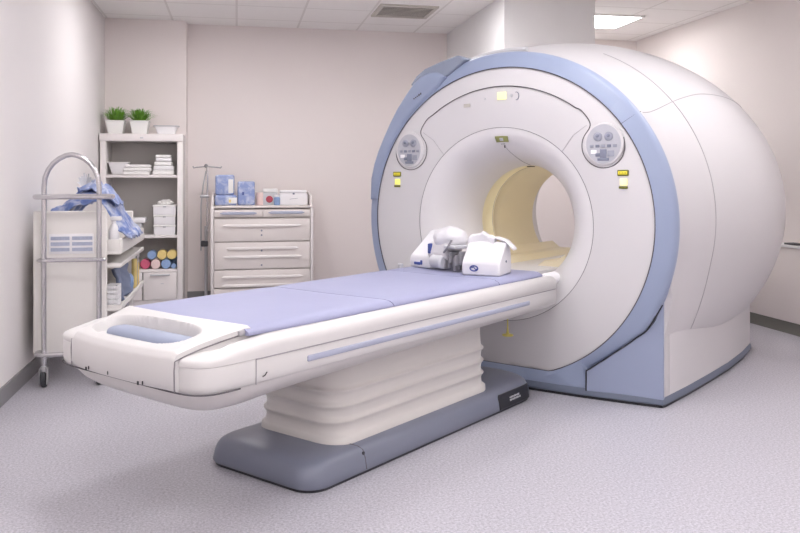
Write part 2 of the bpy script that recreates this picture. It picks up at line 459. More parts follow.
P = [facepl(x, z, -.0115) for x, z in rgt[::-1]] + top + [facepl(-x, z, -.0115) for x, z in rgt]
# smooth the contour (Chaikin)
for _ in range(2):
    Q = [P[0]]
    for p, q in zip(P, P[1:]): Q += [p*.75+q*.25, p*.25+q*.75]
    P = Q+[P[-1]]
B().tube(P, .0030, 6).build('yoke_seam', SEAM, sc)
for s in (1, -1):
    B().tube([facepl(s*.585, 1.585, -.0125), facepl(s*.50, 1.53, -.0115), facepl(s*.425, 1.435, -.005)], .0013, 5).build('panel_line', SEAML, sc)
B().tube([ring_pt(.955, -.008, math.radians(37)), ring_pt(1.037, .018, math.radians(37)), ring_pt(1.066, .06, math.radians(37.2))], .002, 5).build('ring_joint', SEAM, sc)
B().tube([ring_pt(.985, .0, math.radians(152.5)), ring_pt(1.045, .022, math.radians(152.5))], .002, 5).build('ring_joint', SEAM, sc)
# control pads
for s in (1, -1):
    cx, cz = s*.692, 1.474
    f_ = lambda u, v, w: (cx+u, w, cz+v)
    circ = [(.118*1.02*cos(2*PI*i/48), .122*sin(2*PI*i/48)) for i in range(48)]
    sh = [(.104*cos(2*PI*i/48), .112*sin(2*PI*i/48)) for i in range(48)]
    pad_ = B().loft([[Vector(f_(u, v, -.010)) for u, v in circ], [Vector(f_(u, v, -.020)) for u, v in [(x*.98, y*.98) for x, y in circ]], [Vector(f_(u, v, -.022)) for u, v in [(x*.93, y*.93) for x, y in circ]]]).build('control_pad', GW, sc)
    B().prism(sh if s > 0 else [(x*.92-.004, y*.95-.004) for x, y in sh], f_, -.0215, -.0235).build('keypad_sheet', KEYG, pad_, smooth=False)
    for q in (-.033, .033):
        B().lathe([(.026, 0), (.026, .004), (.02, .007)], f_(q, .042, -.0235), 20, 'y').build('dial_button', KEYM, pad_)
        B().lathe([(.010, 0), (.010, .004), (.006, .006)], f_(q, .047, -.030), 12, 'y').build('button_cap', KEYD, pad_)
    for i in range(5):
        B().box(f_(-.07+i*.035, -.012, -.0245), (.024, .004, .017), .004).build('key', KEYD if i % 2 else KEYM, pad_)
    for (q, w_, h_, z_, mm) in ((-.058, .036, .022, -.045, PLW), (-.03, .034, .02, -.062, KEYD), (.0, .04, .05, -.055, KEYD), (.045, .04, .034, -.055, KEYM), (0, .07, .016, -.088, KEYD)):
        B().box(f_(q, z_, -.0245), (w_, .004, h_), .004).build('key', mm, pad_)
    # laser sign and lit display under each pad
    lx = s*.805
    sg = B().box((lx, -.014, 1.308), (.068, .010, .034), .006).build('warning_sign', LABY, sc)
    B().box((lx, -.0195, 1.308), (.052, .002, .018), .0008).build('sign_light', LABYB, sg)
    b = B()
    for i in range(5): b.box((lx-.018+i*.009, -.0208, 1.308), (.0045, .001, .007))
    b.build('sign_lettering', LABY, sg, smooth=False)
    ds = B().box((lx+.004, -.014, 1.256), (.044, .010, .040), .004).build('position_display', LIT if s > 0 else LITG, sc)
    B().box((lx+.002, -.014, 1.226), (.052, .010, .014), .003).build('display_label', LABY, ds)
# top of yoke: lit window, bulbs, key, small lettering
B().box((.022, -.0175, 1.791), (.064, .008, .048), .003).build('lit_window', LIT, sc)
B().lathe([(.010, 0), (.010, .004), (.006, .006)], (.088, -.0145, 1.790), 16, 'y').build('indicator', GRYL, sc)
B().lathe([(.006, 0), (.006, .003)], (-.10, -.0145, 1.78), 12, 'y').build('indicator', GRYL, sc)
B().tube([Vector((.125+.018*cos(t), -.017, 1.785+.024*sin(t))) for t in [(-100+i*26)*PI/180 for i in range(9)]], .0025, 6).build('key_ring', KEYD, sc)
B().box((-.235, -.0165, 1.745), (.05, .004, .022), .006).build('indicator_plate', VENTW, sc)
# label and wire in the upper flare
t0 = math.radians(90.6)
def bell(tt, ang, inset=.004):
    r = .366+.234*(1-sin(ang)); a = .40*(1-cos(ang)); cz = .996
    return Vector((K*(r-inset)*cos(tt), a-inset*.6, cz+(r-inset)*sin(tt)))
b = B(); b.grid(lambda u, v: bell(math.radians(94.2-9.4*u), .21+.16*v), 8, 6); pl_ = b.build('flare_label', OLIVE, sc)
so = pl_.modifiers.new('thick', 'SOLIDIFY'); so.thickness = .003
b = B(); b.grid(lambda u, v: bell(math.radians(91.0-2.6*u), .245+.08*v, .0075), 4, 3); o_ = b.build('label_symbol', GRYL, pl_)
so = o_.modifiers.new('thick', 'SOLIDIFY'); so.thickness = .002
b = B()
for i in range(4): b.tube([bell(math.radians(91.2-i*.8), .43, .003), bell(math.radians(91.2-i*.8-.4), .44, .003)], .002, 4)
b.build('label_lettering', SEAM, sc)
b = B(); b.tube([bell(math.radians(89.0-i*.75), .52+i*.07+.015*sin(i), .003) for i in range(12)], .0011, 5); b.build('thin_wire', SEAML2, sc)
B().box(bell(math.radians(89.2), .50, .005), (.008, .006, .018), .002).build('wire_clip', SEAM, sc)
B().box((.0, .40, 1.358), (.05, .02, .006), .002).build('bore_lens', DARK, sc)
# raised cap at the upper left of the ring
gp = [(-.400, 1.950), (-.250, 2.047), (-.318, 2.080), (-.457, 2.050), (-.585, 2.012), (-.655, 1.968), (-.705, 1.910), (-.66, 1.90), (-.52, 1.93)]
B().prism(gp, lambda u, v, w: (u, w, v), -.002, .34).build('ring_notch', GREYB, sc, smooth=False, bev=.012)
lobe = [(-.405, 1.940), (-.43, 1.966), (-.475, 1.984), (-.54, 1.988), (-.61, 1.968), (-.675, 1.922), (-.745, 1.845), (-.815, 1.76), (-.878, 1.665), (-.938, 1.56), (-.985, 1.470), (-1.022, 1.38), (-1.048, 1.28), (-1.053, 1.13), (-.980, 1.13), (-.955, 1.28), (-.918, 1.38), (-.868, 1.48), (-.818, 1.56), (-.735, 1.665), (-.64, 1.752), (-.55, 1.82), (-.46, 1.878)]
lr = []
cxl = sum(p[0] for p in lobe)/len(lobe); czl = sum(p[1] for p in lobe)/len(lobe)
def shrink(p, d):
    out = []
    n = len(p)
    for i in range(n):
        a_, b_ = Vector(p[i-1]), Vector(p[(i+1) % n]); tg = (b_-a_).normalized(); nn = Vector((-tg.y, tg.x))
        out.append((p[i][0]+nn.x*d, p[i][1]+nn.y*d))
    return out
for d, w in ((0, .10), (0, .012), (.006, -.004), (.014, -.014), (.026, -.020)):
    q = shrink(lobe, d); lr.append([Vector((u, w, v_)) for u, v_ in q])
B().loft(lr).build('ring_lobe', BLUE, sc, ang=50)
b = B()
for i in range(5): b.box((-.655+.014*i, -.022, 1.815+.0075*i), (.010, .002, .008 if i < 3 else .013), .0, rz=0)
b.build('ring_lettering', SEAM, sc, smooth=False)
# clear lip on top of the ring
B().tube([Vector((K*1.085*cos(math.radians(d)), .13, 1.01+1.085*sin(math.radians(d)))) for d in range(84, 108, 2)], .017, 8).build('cable_guide', GRYL, sc)

# ------------------------------------------------------------------ patient table (same local frame)
tb = thing('patient_table', 'long white patient table on grey-blue base leading into the scanner', 'table', mw(0, -1.2, 0), MR)
DA = 1.2       # table origin offset along the axis
def outline(Wd, af, ab, n=4.2, N=56, bow=.0):
    """plan outline: rounded nose at af, square-ish tail at ab"""
    P = []
    d = .34
    for i in range(N+1):
        t = PI*i/N
        c_, s_ = cos(t), sin(t)
        l = Wd*math.copysign(abs(c_)**(2/n), c_); a = af+d-d*abs(s_)**(2/n)
        P.append((l, a))
    P += [(-Wd, ab-.04), (-Wd+.04, ab), (Wd-.04, ab), (Wd, ab-.04)]
    return P
def inset(P, d):
    n = len(P); out = []
    for i in range(n):
        p, q = Vector(P[i-1]), Vector(P[(i+1) % n]); tg = (q-p).normalized() if (q-p).length > 1e-9 else Vector((1, 0)); nn = Vector((tg.y, -tg.x))
        out.append((P[i][0]+nn.x*d, P[i][1]+nn.y*d))
    return out
def stack(P, lay, sign=1):
    return [[Vector((x, y+DA, z)) for x, y in inset(P, sign*d)] for z, d in lay]
TWD = .455
OUT = [(x*1.035 if x < 0 and y < -2.3 else x, y) for x, y in outline(TWD, -2.675, -.09, 8.)]
s_ = 1 if inset(OUT, .01)[28][1] > OUT[28][1] else -1
rl = []
for z, d in ((.548, .03), (.552, .010), (.560, .004), (.58, .002), (.637, .002), (.641, .004), (.644, 0), (.672, 0), (.690, .005), (.703, .018), (.710, .036), (.7125, .06)):
    R = []
    for x, y in inset(OUT, s_*d):
        zz = z if z < .645 else .644+(z-.644)*(1-.55*sm(-y, 2.40, 2.64))
        R.append(Vector((x, y+DA, zz)))
    rl.append(R)
B().loft(rl).build('side_rail', TW, tb, ang=50)
for s in (1, -1):
    B().tube([(s*(TWD-.001), -2.43+DA, .552), (s*(TWD-.001), -2.43+DA, .640)], .002, 5).build('cover_joint', SEAML, tb)
    B().box((s*(TWD-.002), -1.315+DA, .598), (.012, 1.72, .024), .006).build('side_strip', STRIP, tb)
    B().tube([(s*(TWD-.001), -2.43+DA, .641), (s*(TWD-.001), -.14+DA, .641)], .0026, 5).build('rail_gap', SEAML, tb)
PAN = outline(.440, -2.648, -.12, 7.0)
def belly():
    R = []
    for z in (.445, .449, .46, .475, .50, .525, .545, .556):
        ring = []
        for (x, y) in PAN:
            q = sm(y, -2.5, -1.7)
            k_ = (.556-z)/.111
            ins = .13*k_**2.4+.014*k_
            x2 = x*(1-ins/.435*(1+.9*q)); y2 = y
            if y < -2.2: y2 = y+ins*.8
            if y > -.3: y2 = y-ins*2.6
            ring.append(Vector((x2, y2+DA, .556-(.556-z)*(1-.35*q))))
        R.append(ring)
    return R
B().loft(belly()).build('under_pan', TW2, tb, ang=50)
b = B(); b.tube([(x*.997, y-.001+DA, .553) for x, y in OUT[:57] if y < -2.44], .0030, 6); b.build('pan_gap', SEAM, tb)
# nose cover with recessed grip
NF = -2.702
def ntop(l, a):
    q = (a-NF)/.29
    z = .682+.063*max(0., min(1., q))**.8
    e = (abs(l+.01)/.272)**3.0+(abs(a+2.560)/.098)**2.6
    z -= .075*(1-sm(e, .78, 1.08))
    return z
def nfront(s): return NF+.018*abs(s)**2.5
def nosept(s, t):
    back = -2.405+.015*abs(s)
    W_ = .315+.065*(1-t)**1.6
    l = W_*s+.022*t
    a = back+(nfront(s)-back)*t
    return l, a
def nose():
    NS, NT = 90, 72
    def f(u, v):
        s = -1+2*u
        l, a = nosept(s, v)
        z = ntop(l, a)
        z -= .012*sm(v, .94, 1.)**2 + .008*sm(abs(s), .93, 1.)**2
        return Vector((l, a+DA, z))
    b = B(); b.grid(f, NS, NT)
    edge = [f(0, j/NT) for j in range(NT+1)] + [f(i/NS, 1) for i in range(1, NS+1)] + [f(1, 1-j/NT) for j in range(1, NT+1)]
    mid, low, lo2 = [], [], []
    for i, p in enumerate(edge):
        fr = 1 if NT <= i <= NT+NS else 0
        k_ = sm(-(p.y-DA), 2.5, 2.62)
        mid.append(Vector((p.x*1.004, p.y-.005*fr, p.z-.010)))
        low.append(Vector((p.x*1.004, p.y-.006*fr, p.z-.03+(.580-(p.z-.03))*k_)))
        lo2.append(Vector((p.x*1.0, p.y+.006*fr, p.z-.05+(.560-(p.z-.05))*k_)))
    b.loft([edge, mid, low, lo2], closed=False)
    bmesh.ops.remove_doubles(b.bm, verts=b.bm.verts[:], dist=.0004)
    return b
nz_ = nose().build('nose_cover', TW, tb, ang=50)
for s in (1, -1):
    pts_ = []
    for j in range(24):
        l, a = nosept(s, .1+.9*j/23)
        pts_.append((l*1.008, a+DA-.003*(j == 23), max(ntop(l, a)-.026, .655)))
    l, a = nosept(s, 1.)
    pts_ += [(l*1.008, a+DA-.006, .63), (l*1.006, a+DA-.004, .56)]
    B().tube(pts_, .0026, 6).build('nose_gap', SEAML2, tb)
gb = B()
gb.loft([[Vector((x, -2.538+DA+yy, .668+zz)) for yy, zz in [(.052*math.copysign(abs(cos(2*PI*k/24))**.6, cos(2*PI*k/24))*w, (.036)*math.copysign(abs(sin(2*PI*k/24))**.6, sin(2*PI*k/24))*w) for k in range(24)]] for x, w in ((-.236, .55), (-.230, .85), (-.215, .97), (-.1, 1), (.1, 1), (.215, .97), (.230, .85), (.236, .55))])
gb.build('grip_bar', HANDLE, tb, ang=50)
for l, z, w_ in ((-.17, .570, .007), (-.15, .576, .004), (-.02, .577, .003), (.16, .568, .008), (.185, .572, .004)):
    B().box((l, nfront((l-.022)/.315)-.007+DA, z), (w_, .004, .013), .001).build('scuff_mark', DARK, tb, smooth=False)
B().tube([(TWD+.0005, -2.40+DA, .575), (TWD+.0005, -2.39+DA, .578), (TWD+.0005, -2.38+DA, .588)], .002, 5).build('scuff_mark', DARK, tb)
# bed frame under the mattress, dark end rail and scanner-end brackets
B().box((.345, -2.41+DA, .722), (.07, .06, .02), .005).build('cradle_end', STEEL, tb)
B().box((.30, -2.425+DA, .729), (.10, .03, .008), .003).build('cradle_end', DARK, tb)
b = B(); b.lathe([(.0, -.09), (.03, -.09), (.036, -.082), (.036, .04), (.030, .062), (.015, .07), (0, .07)], (.385, -.10+DA, .690), 22, 'y', caps=False); b.build('docking_knob', PLW, tb)
B().box((.33, -.17+DA, .722), (.035, .05, .02), .006).build('docking_latch', RUBBER, tb)
B().lathe([(.0, 0), (.018, 0), (.018, .045), (.012, .05), (0, .05)], (-.40, -.50+DA, .7125), 14, caps=False).build('docking_knob', GRYL, tb)
# bellows column
def rrect(hw, a0, a1, r, n=10):
    P = []
    for cx, cy, s0 in ((hw-r, a1-r, 0), (-hw+r, a1-r, 90), (-hw+r, a0+r, 180), (hw-r, a0+r, 270)):
        for i in range(n+1):
            t = math.radians(s0+90*i/n); P.append((cx+r*cos(t), cy+r*sin(t)))
    return P
lay = [(.115, -.010), (.146, -.008), (.154, -.001), (.162, .006)]
for zc in (.215, .283, .350):
    lay += [(zc-.024, .008), (zc-.010, .005), (zc-.003, -.001), (zc+.003, -.002), (zc+.008, .001), (zc+.012, .007), (zc+.026, .009)]
lay += [(.42, .012), (.50, .012), (.53, .012)]
R = []
for z, d in lay:
    P = rrect(.258-d, -1.805+d, -.530-d, .12)
    R.append([Vector((x, y+DA, z)) for x, y in P])
B().loft(R).build('bellows', BEL, tb, ang=55)
# base
def bplan(d):
    P = []
    hw = .335-d
    for i in range(13):                # nose corners
        pass
    r = .10
    for cx, cy, s0 in ((-hw+r, -2.032+d+r, 180), (hw-r, -2.032+d+r, 270)):
        for i in range(11):
            t = math.radians(s0+90*i/10); P.append((cx+r*cos(t), cy+r*sin(t)))
    for i in range(17):
        t = PI*i/16
        P.append((hw*cos(t), -.30+(.24-d)*sin(t)**.8))
    return P
R = [[Vector((x, y+DA, z)) for x, y in bplan(d)] for z, d in ((.012, .004), (.02, 0), (.06, .006), (.085, .014), (.102, .024), (.114, .042), (.120, .066), (.124, .09), (.128, .16))]
B().loft(R).build('base', BASEG, tb, ang=50)
B().loft([[Vector((x, y+DA, z)) for x, y in bplan(d)] for z, d in ((0, .008), (.014, .006))]).build('base_foot', DARK, tb, ang=50)
def bl(side_):   # joint in the base cover
    return [(.20, -1.74+DA, .125), (.262, -1.72+DA, .122), (.295, -1.70+DA, .112), (.314, -1.69+DA, .098), (.326, -1.69+DA, .07), (.335, -1.69+DA, .02)]
B().tube(bl(1), .0022, 5).build('base_joint', SEAM, tb)
B().lathe([(.008, 0), (.008, .004)], (.319, -1.695+DA, .086), 12, 'x').build('base_screw', DARK, tb)
# black badge at the scanner end of the base
bd = []
def bside(s, z):
    """point on the base flank: s runs along the axis"""
    a = -.57+.33*s
    d = .001 if z < .03 else .001+.012*(z-.02)/.08
    if a < -.30: x = .335-d
    else:
        q = min(1., (a+.30)/(.24-d)); t = math.asin(min(1, q**(1/.8))); x = (.335-d)*cos(t)
    return Vector((x+.003, a+DA, z))
b = B(); b.grid(lambda u, v: bside(u*1.04+(.0 if v < .8 else (v-.8)*.12*(1-u)), .016+v*.080), 24, 8)
bo = b.build('badge_panel', DARK, tb); so = bo.modifiers.new('thick', 'SOLIDIFY'); so.thickness = .006
b = B()
for r_, (z0, n_) in enumerate(((.062, 9), (.048, 10))):
    for i in range(n_):
        p = bside(.36+i*.036, z0); hgt = .010 if (i*7+r_) % 3 else .007
        b.box((p.x+.001, p.y, p.z), (.003, .0085, hgt))
b.build('badge_lettering', GRYL, bo, smooth=False)

# yellow pull under the table
py = thing('hanging_pull', 'small yellow pull hanging below the table beside the scanner', 'pull', mw(.17, -.20, .345), MR)
B().tube([(0, 0, .175), (0, 0, .05), (0, 0, .012)], [.004, .004, .010], 8).build('stem', YCORD, py)
B().lathe([(.030, 0), (.034, .004), (.030, .010), (.010, .014)], (0, 0, 0), 20).build('disc', YCORD, py)

# ------------------------------------------------------------------ mattress pads
def pad(label, a0, a1, name='mattress_pad'):
    L = a1-a0
    sec = [(-.385, .0), (-.390, .008), (-.386, .018), (-.370, .027), (-.34, .031), (-.13, .030), (0, .029), (.13, .030), (.34, .031), (.372, .027), (.392, .016), (.400, .006), (.398, .0)]
    R = []
    n = max(6, int(L/.04))
    for i in range(n+1):
        q = i/n; row = []
        for x, z in sec:
            y = q*L
            e = min(q*L, (1-q)*L)
            zz = z*(1-.10*(1-sm(e, 0, .02)))
            if z > .02: zz += .0025*noise.noise(Vector((x*3, (a0+y)*2.2, 0)))
            row.append(Vector((x, y, zz)))
        R.append(row)
    b = B().loft(R)
    return tag(b.build(name, PAD, None, mw(0, a0, .7130), MR, ang=60), label, 'mattress', 'lavender vinyl pads on the patient table')
pad('longest lavender vinyl pad, at the foot end of the patient table', -2.415, -1.583)
pad('lavender vinyl pad in the middle of the table, in front of the white coils', -1.577, -.683)
pad('short lavender vinyl pad under the white coils, at the mouth of the bore', -.677, -.20)

# ------------------------------------------------------------------ white coil halves on the table
def coil_right():
    t = thing('head_coil', 'white wedge-shaped head coil with rounded end and blue emblem, the right one on the table', 'coil', mw(.135, -.640, .7445), MR+math.radians(12), 'white coil halves on the table'); t.scale = (1.07, 1.07, 1.07)
    pr = [(0, 0), (-.004, .03), (0, .068), (.012, .080), (.085, .155), (.115, .172), (.150, .165), (.178, .135), (.192, .09), (.196, .04), (.19, 0)]
    def f(u, v, w): return (w, u, v)
    b = B().prism(pr, f, 0, .205); b.build('shell', COILW, t, ang=30, bev=.010)
    # crest and side wing
    b = B()
    R = []
    for i in range(9):
        q = i/8
        x = .0+.145*q; y = .115+.02*sin(q*PI); zt = .178+.040*sin(PI*(q*.8+.1))+.006*sin(q*15)
        R.append([Vector((x, y-.02, .10)), Vector((x, y-.028, zt-.012)), Vector((x, y-.01, zt)), Vector((x, y+.02, zt-.01)), Vector((x, y+.035, .10))])
    b.loft(R); b.build('crest', COILW, t, ang=60, bev=.004)
    b = B(); b.loft([[Vector((x, .13+yy, z+zz)) for yy, zz in ((-.03, 0), (-.03, .012), (.03, .012), (.03, 0))] for x, z in ((.10, .178), (.15, .182), (.20, .168), (.235, .135), (.245, .125))]); b.build('wing', COILW, t, bev=.004)
    em = B().tube([Vector((.068+.021*cos(2*PI*i/24), -.0042, .038+.013*sin(2*PI*i/24))) for i in range(24)], .0035, 6, closed=True)
    em.tube([(.054, -.0042, .040), (.066, -.0042, .045), (.078, -.0042, .032), (.084, -.0042, .036)], .003, 6)
    em.build('emblem', LOGO, t)
    B().lathe([(.006, 0), (.006, .003)], (.2055, .10, .07), 10, 'x').build('bolt', KEYD, t)
    return t
coil_right()
def coil_left():
    t = thing('head_coil', 'white head coil with domed cushion and grey mechanism, the left one on the table', 'coil', mw(-.350, -.470, .7445), MR+math.radians(-12), 'white coil halves on the table'); t.scale = (1.3, 1.3, 1.22)
    pr = [(0, 0), (-.004, .03), (0, .055), (.010, .065), (.13, .175), (.155, .180), (.17, .16), (.175, .06), (.17, 0)]
    B().prism(pr, lambda u, v, w: (w, u, v), 0, .145).build('shell', COILW, t, ang=30, bev=.009)
    B().ball((.205, .06, .150), (.080, .070, .056), sub=4, amp=.13, fr=1.7, seed=2).build('cushion', COILW, t, ang=180)
    b = B(); b.loft([[Vector((x, .02+yy, .045+zz)) for yy, zz in ((-.02, 0), (-.035, .03), (-.02, .085), (.05, .11), (.09, .05), (.08, -.01))] for x in (.13, .16, .21, .245)]); b.build('yoke', GW, t, bev=.012)
    B().box((.275, .035, .115), (.07, .10, .016), .006, M=Matrix.Translation((0, 0, .0)) @ Matrix.Rotation(.0, 4, 'X')).build('hinge_plate', GRYL, t)
    b = B(); b.lathe([(.0, .125), (.028, .13), (.034, .14), (.034, .20), (.028, .207), (.0, .21)], (.03, .0, .042), 20, 'x', caps=False); b.build('roller', GRYL, t)
    b = B()
    for i in range(9):
        x = .235+.012*i; b.box((x, .02+.015*(i % 3), .035+.01*((i*5) % 4)), (.014, .05, .05+.012*(i % 3)), .004)
    b.tube([(.25, -.02, .09), (.28, -.03, .11), (.30, -.02, .15)], .005, 8)
    b.build('mechanism', COILG, t)
    b = B(); b.box((.055, -.005, .022), (.04, .006, .014), .003); b.box((.085, -.006, .028), (.012, .006, .022), .003); b.build('latch', LOGO, t)
    B().box((.146, -.0, .100), (.022, .03, .05), .006).build('blue_insert', LOGO, t)
    return t
coil_left()

# ------------------------------------------------------------------ supply cart by the left wall (room axes)
CX0, CX1, CY0, CY1 = -1.235, -.80, 5.30, 6.62
ct = thing('supply_cart', 'cream-white supply cart with chrome push frame by the left wall', 'cart', (-1.02, CY0, 0))
def cl(x, y, z): return (x+1.02, y-CY0, z)
B().box(cl((CX0+CX1)/2, CY0+.012, .625), (CX1-CX0, .024, .90), .018, 3).build('end_panel', CARTW, ct)
B().box(cl((CX0+CX1)/2, CY1-.012, .60), (CX1-CX0, .024, .85), .018, 3).build('end_panel', CARTW, ct)
B().box(cl(CX0+.012, (CY0+CY1)/2, .55), (.02, CY1-CY0-.05, .75), .004).build('side_panel', CARTW, ct)
def tray(z, h, name):
    b = B(); x0, x1 = CX0+.03, -.72
    b.box(cl((x0+x1)/2, (CY0+.03+CY1)/2, z), (x1-x0, CY1-CY0-.04, .02), .006)
    if h:
        b.box(cl(x1-.006, (CY0+.03+CY1)/2, z+h/2), (.014, CY1-CY0-.04, h), .005)
        b.box(cl((CX1+x1)/2, CY0+.045, z+h/2), (x1-CX1+.02, .014, h), .005)
        b.box(cl((x0+x1)/2, CY1-.03, z+h/2), (x1-x0, .014, h), .005)
    b.build(name, CARTW, ct)
tray(.805, .085, 'tray'); tray(.72, .02, 'shelf'); tray(.445, .03, 'tray')
b = B(); b.cyl(cl(-.74, CY1-.3, .45), cl(-.74, CY1-.3, .72), .008, 8); b.build('post', STEEL, ct)
# sheet holder on the panel
hd = B().box(cl(-1.01, CY0-.002, .87), (.262, .006, .125), .002).build('sheet_holder', PLW, ct)
b = B()
for i in range(3):
    for cx_, w_ in ((-1.075, .11), (-.945, .12)):
        b.box(cl(cx_, CY0-.006, .905-i*.035), (w_, .003, .022))
b.build('printed_sheet', mat('print_grey_blue', (172, 178, 198), .6, var=.2, scale=90), hd, smooth=False)
# chrome frame
FX0, FX1, FY = -1.155, -.835, CY0-.07
zA = 1.19
arch = [cl(FX0, FY, .11), cl(FX0, FY, .6), cl(FX0, FY, 1.15)]
for i in range(0, 13):
    t = PI-PI*i/12
    arch.append(cl((FX0+FX1)/2+(FX1-FX0)/2*math.copysign(abs(cos(t))**1.15, cos(t)), FY, 1.22+.205*sin(t)**.9 if sin(t) > 0 else 1.22))
arch += [cl(FX1, FY, 1.15), cl(FX1, FY, .6), cl(FX1, FY, .11)]
B().tube(arch, .0155, 12).build('push_frame', CHROME, ct)
def loop(z, r, x0, x1, y0, y1):
    P = []
    rr_ = (y1-y0)/2
    for i in range(13): t = PI/2+PI*i/12; P.append(cl(x0+rr_+rr_*cos(t), (y0+y1)/2+rr_*sin(t), z))
    for i in range(13): t = -PI/2+PI*i/12; P.append(cl(x1-rr_+rr_*cos(t), (y0+y1)/2+rr_*sin(t), z))
    return B().tube(P, r, 10, closed=True)
loop(1.165, .016, FX0-.055, FX1+.075, FY-.035, CY0+.03).build('cross_rail', CHROME, ct)
loop(.775, .010, FX0-.035, FX1+.035, FY-.02, CY0-.005).build('cross_rail', CHROME, ct)
loop(.20, .016, FX0-.05, FX1+.05, FY-.03, CY0+.03).build('cross_rail', CHROME, ct)
for x, y in ((FX0, FY), (FX1, FY), (FX0, CY1-.1), (FX1, CY1-.1)):
    c_ = B(); c_.box(cl(x, y, .11), (.035, .05, .05), .012); c_.box(cl(x-.022, y-.005, .07), (.007, .045, .10), .003); c_.box(cl(x+.022, y-.005, .07), (.007, .045, .10), .003)
    cc = c_.build('caster', STEEL, ct)
    B().lathe([(.030, -.014), (.05, -.014), (.056, -.008), (.056, .008), (.05, .014), (.03, .014)], cl(x, y+.01, .056), 24, 'x').build('wheel', RUBBER, cc)
    if y > 6: B().cyl(cl(x, y, .12), cl(x, y, .46), .015, 10).build('post', CHROME, ct)

# things on the cart
TZ = .8155
def blob(name, label, cat, m, loc, lumps, amp=.28, fr=2.6, sub=4, ang=28):
    b = B()
    for i, (c_, d_, rz, ry) in enumerate(lumps):
        b.ball(c_, d_, Matrix.Rotation(rz, 4, 'Z') @ Matrix.Rotation(ry, 4, 'Y'), sub, amp, fr, seed=i*3.1+len(name)+loc[0]*5)
    for v_ in b.bm.verts: v_.co.z = max(v_.co.z, 0.)
    return tag(b.build(name, m, None, loc, 0, ang=ang), label, cat)
def crumple(name, label, cat, m, loc, f, nu, nv, th=.004):
    b = B(); b.grid(f, nu, nv); o = b.build(name, m, None, loc, 0, ang=40)
    so = o.modifiers.new('thick', 'SOLIDIFY'); so.thickness = th
    return tag(o, label, cat)
bx = B(); bx.box((0, 0, .085), (.20, .5, .17), .012)
tag(bx.build('storage_box', CARTW, None, (-1.085, 5.76, TZ)), 'cream storage box under the blue plastic bags in the top tray of the cart', 'box')
HP = [(-1.20, 1.06), (-1.13, 1.10), (-1.06, 1.17), (-.98, 1.215), (-.90, 1.22), (-.83, 1.185), (-.77, 1.06), (-.71, .955), (-.665, .885)]
def hp(x):
    for (x0, z0), (x1, z1) in zip(HP, HP[1:]):
        if x <= x1: q = (x-x0)/(x1-x0); return z0+(z1-z0)*q
    return HP[-1][1]
def drape(u, v):
    x = -1.19+.525*u
    y = 5.44+.66*v
    z = .5*hp(x)+.25*hp(max(-1.19, x-.03))+.25*hp(min(-.67, x+.03))
    z -= .09*(2*v-1)**4*(1-sm(u, .75, 1))
    q = Vector((x*10, y*6, 3))
    n1 = noise.noise(q)*.030+abs(noise.noise(Vector((x*9+y*12, y*20-x*4, 1))))*.05+abs(noise.noise(Vector((x*30, y*34, 8))))*.018
    return Vector((x+1.005+.014*noise.noise(Vector((x*14, y*14, 7))), y-5.66-.05*sm(u, .6, 1.), z-TZ-.02+n1))
crumple('plastic_bag', 'crumpled blue plastic bag draped over the top tray of the cart', 'bag', PLB, (-1.005, 5.66, TZ), drape, 80, 90, .006)
def drape2(u, v):
    x = -.115+.25*u; y = -.12+.30*v
    z = .385+.045*sin(PI*u)*sin(PI*v)-.10*sm(u, .6, 1.)+.035*noise.noise(Vector((x*14, y*10, 9)))+.05*abs(noise.noise(Vector((x*22, y*26, 2))))
    return Vector((x, y, z))
crumple('plastic_bag', 'crumpled pale blue bag heaped on top of the blue bag on the cart', 'bag', PLB2, (-.90, 5.62, TZ), drape2, 50, 50, .006)
b = B()
for i in range(9):
    a_ = -1.2+i*.32
    b.loft([[Vector((w*cos(a_+1.57)*.5+r*sin(a_)*.35, w*.4+.02*i-.08, r*cos(a_)*.9+.01)) for w in (-.02, .02)] + [Vector((w*cos(a_+1.57)*.5+r*sin(a_)*.35+.004, w*.4+.02*i-.08+.004, r*cos(a_)*.9+.01)) for w in (.02, -.02)] for r in (.01, .05+.008*(i % 3), .09+.012*(i % 2))])
tag(b.build('wrapping_film', GRYL, None, (-.985, 5.64, TZ+.40), 0, ang=40), 'clear crinkled plastic film sticking up from the bags on the cart', 'film')
t = thing('spray_bottle', 'white plastic bottle lying in the top tray at the front corner of the cart', 'bottle', (-.775, 5.42, TZ))
B().lathe([(.0, 0), (.03, .0), (.034, .02), (.034, .12), (.022, .16), (.014, .17), (.014, .20), (.0, .2)], (0, 0, 0), 20, caps=False).build('body', PLW, t)
B().box((.015, -.01, .205), (.07, .03, .028), .010).build('nozzle', PLW, t)
# lower tray: basket, folded bag, cardboard tubes
LZ = .4555
t = thing('wire_basket', 'white lattice basket at the front of the lower cart tray', 'basket', (-.778, 5.42, LZ))
b = B()
for i in range(5): b.box((0, -.07, .012+i*.030), (.075, .006, .014), .002); b.box((.036, .0, .012+i*.030), (.006, .14, .014), .002); b.box((-.036, 0, .012+i*.030), (.006, .14, .014), .002); b.box((0, .07, .012+i*.030), (.075, .006, .014), .002)
for i in range(5):
    b.box((.037, -.06+i*.03, .07), (.006, .008, .13), .002)
    b.box((-.03+i*.015, -.071, .07), (.005, .006, .13), .002); b.box((-.03+i*.015, .071, .07), (.005, .006, .13), .002)
b.box((0, 0, .004), (.076, .146, .006)); b.build('lattice', PLW, t, smooth=False)
def fold(u, v):
    y = -.28+.56*u; z = .25-.235*v-.03*sin(PI*u*2)*0
    x = .02*sin(u*9+v*2)+.05*v+.012*noise.noise(Vector((u*6, v*5, 0)))
    z -= .06*abs(u-.4)*(1-v)
    return Vector((x, y, z))
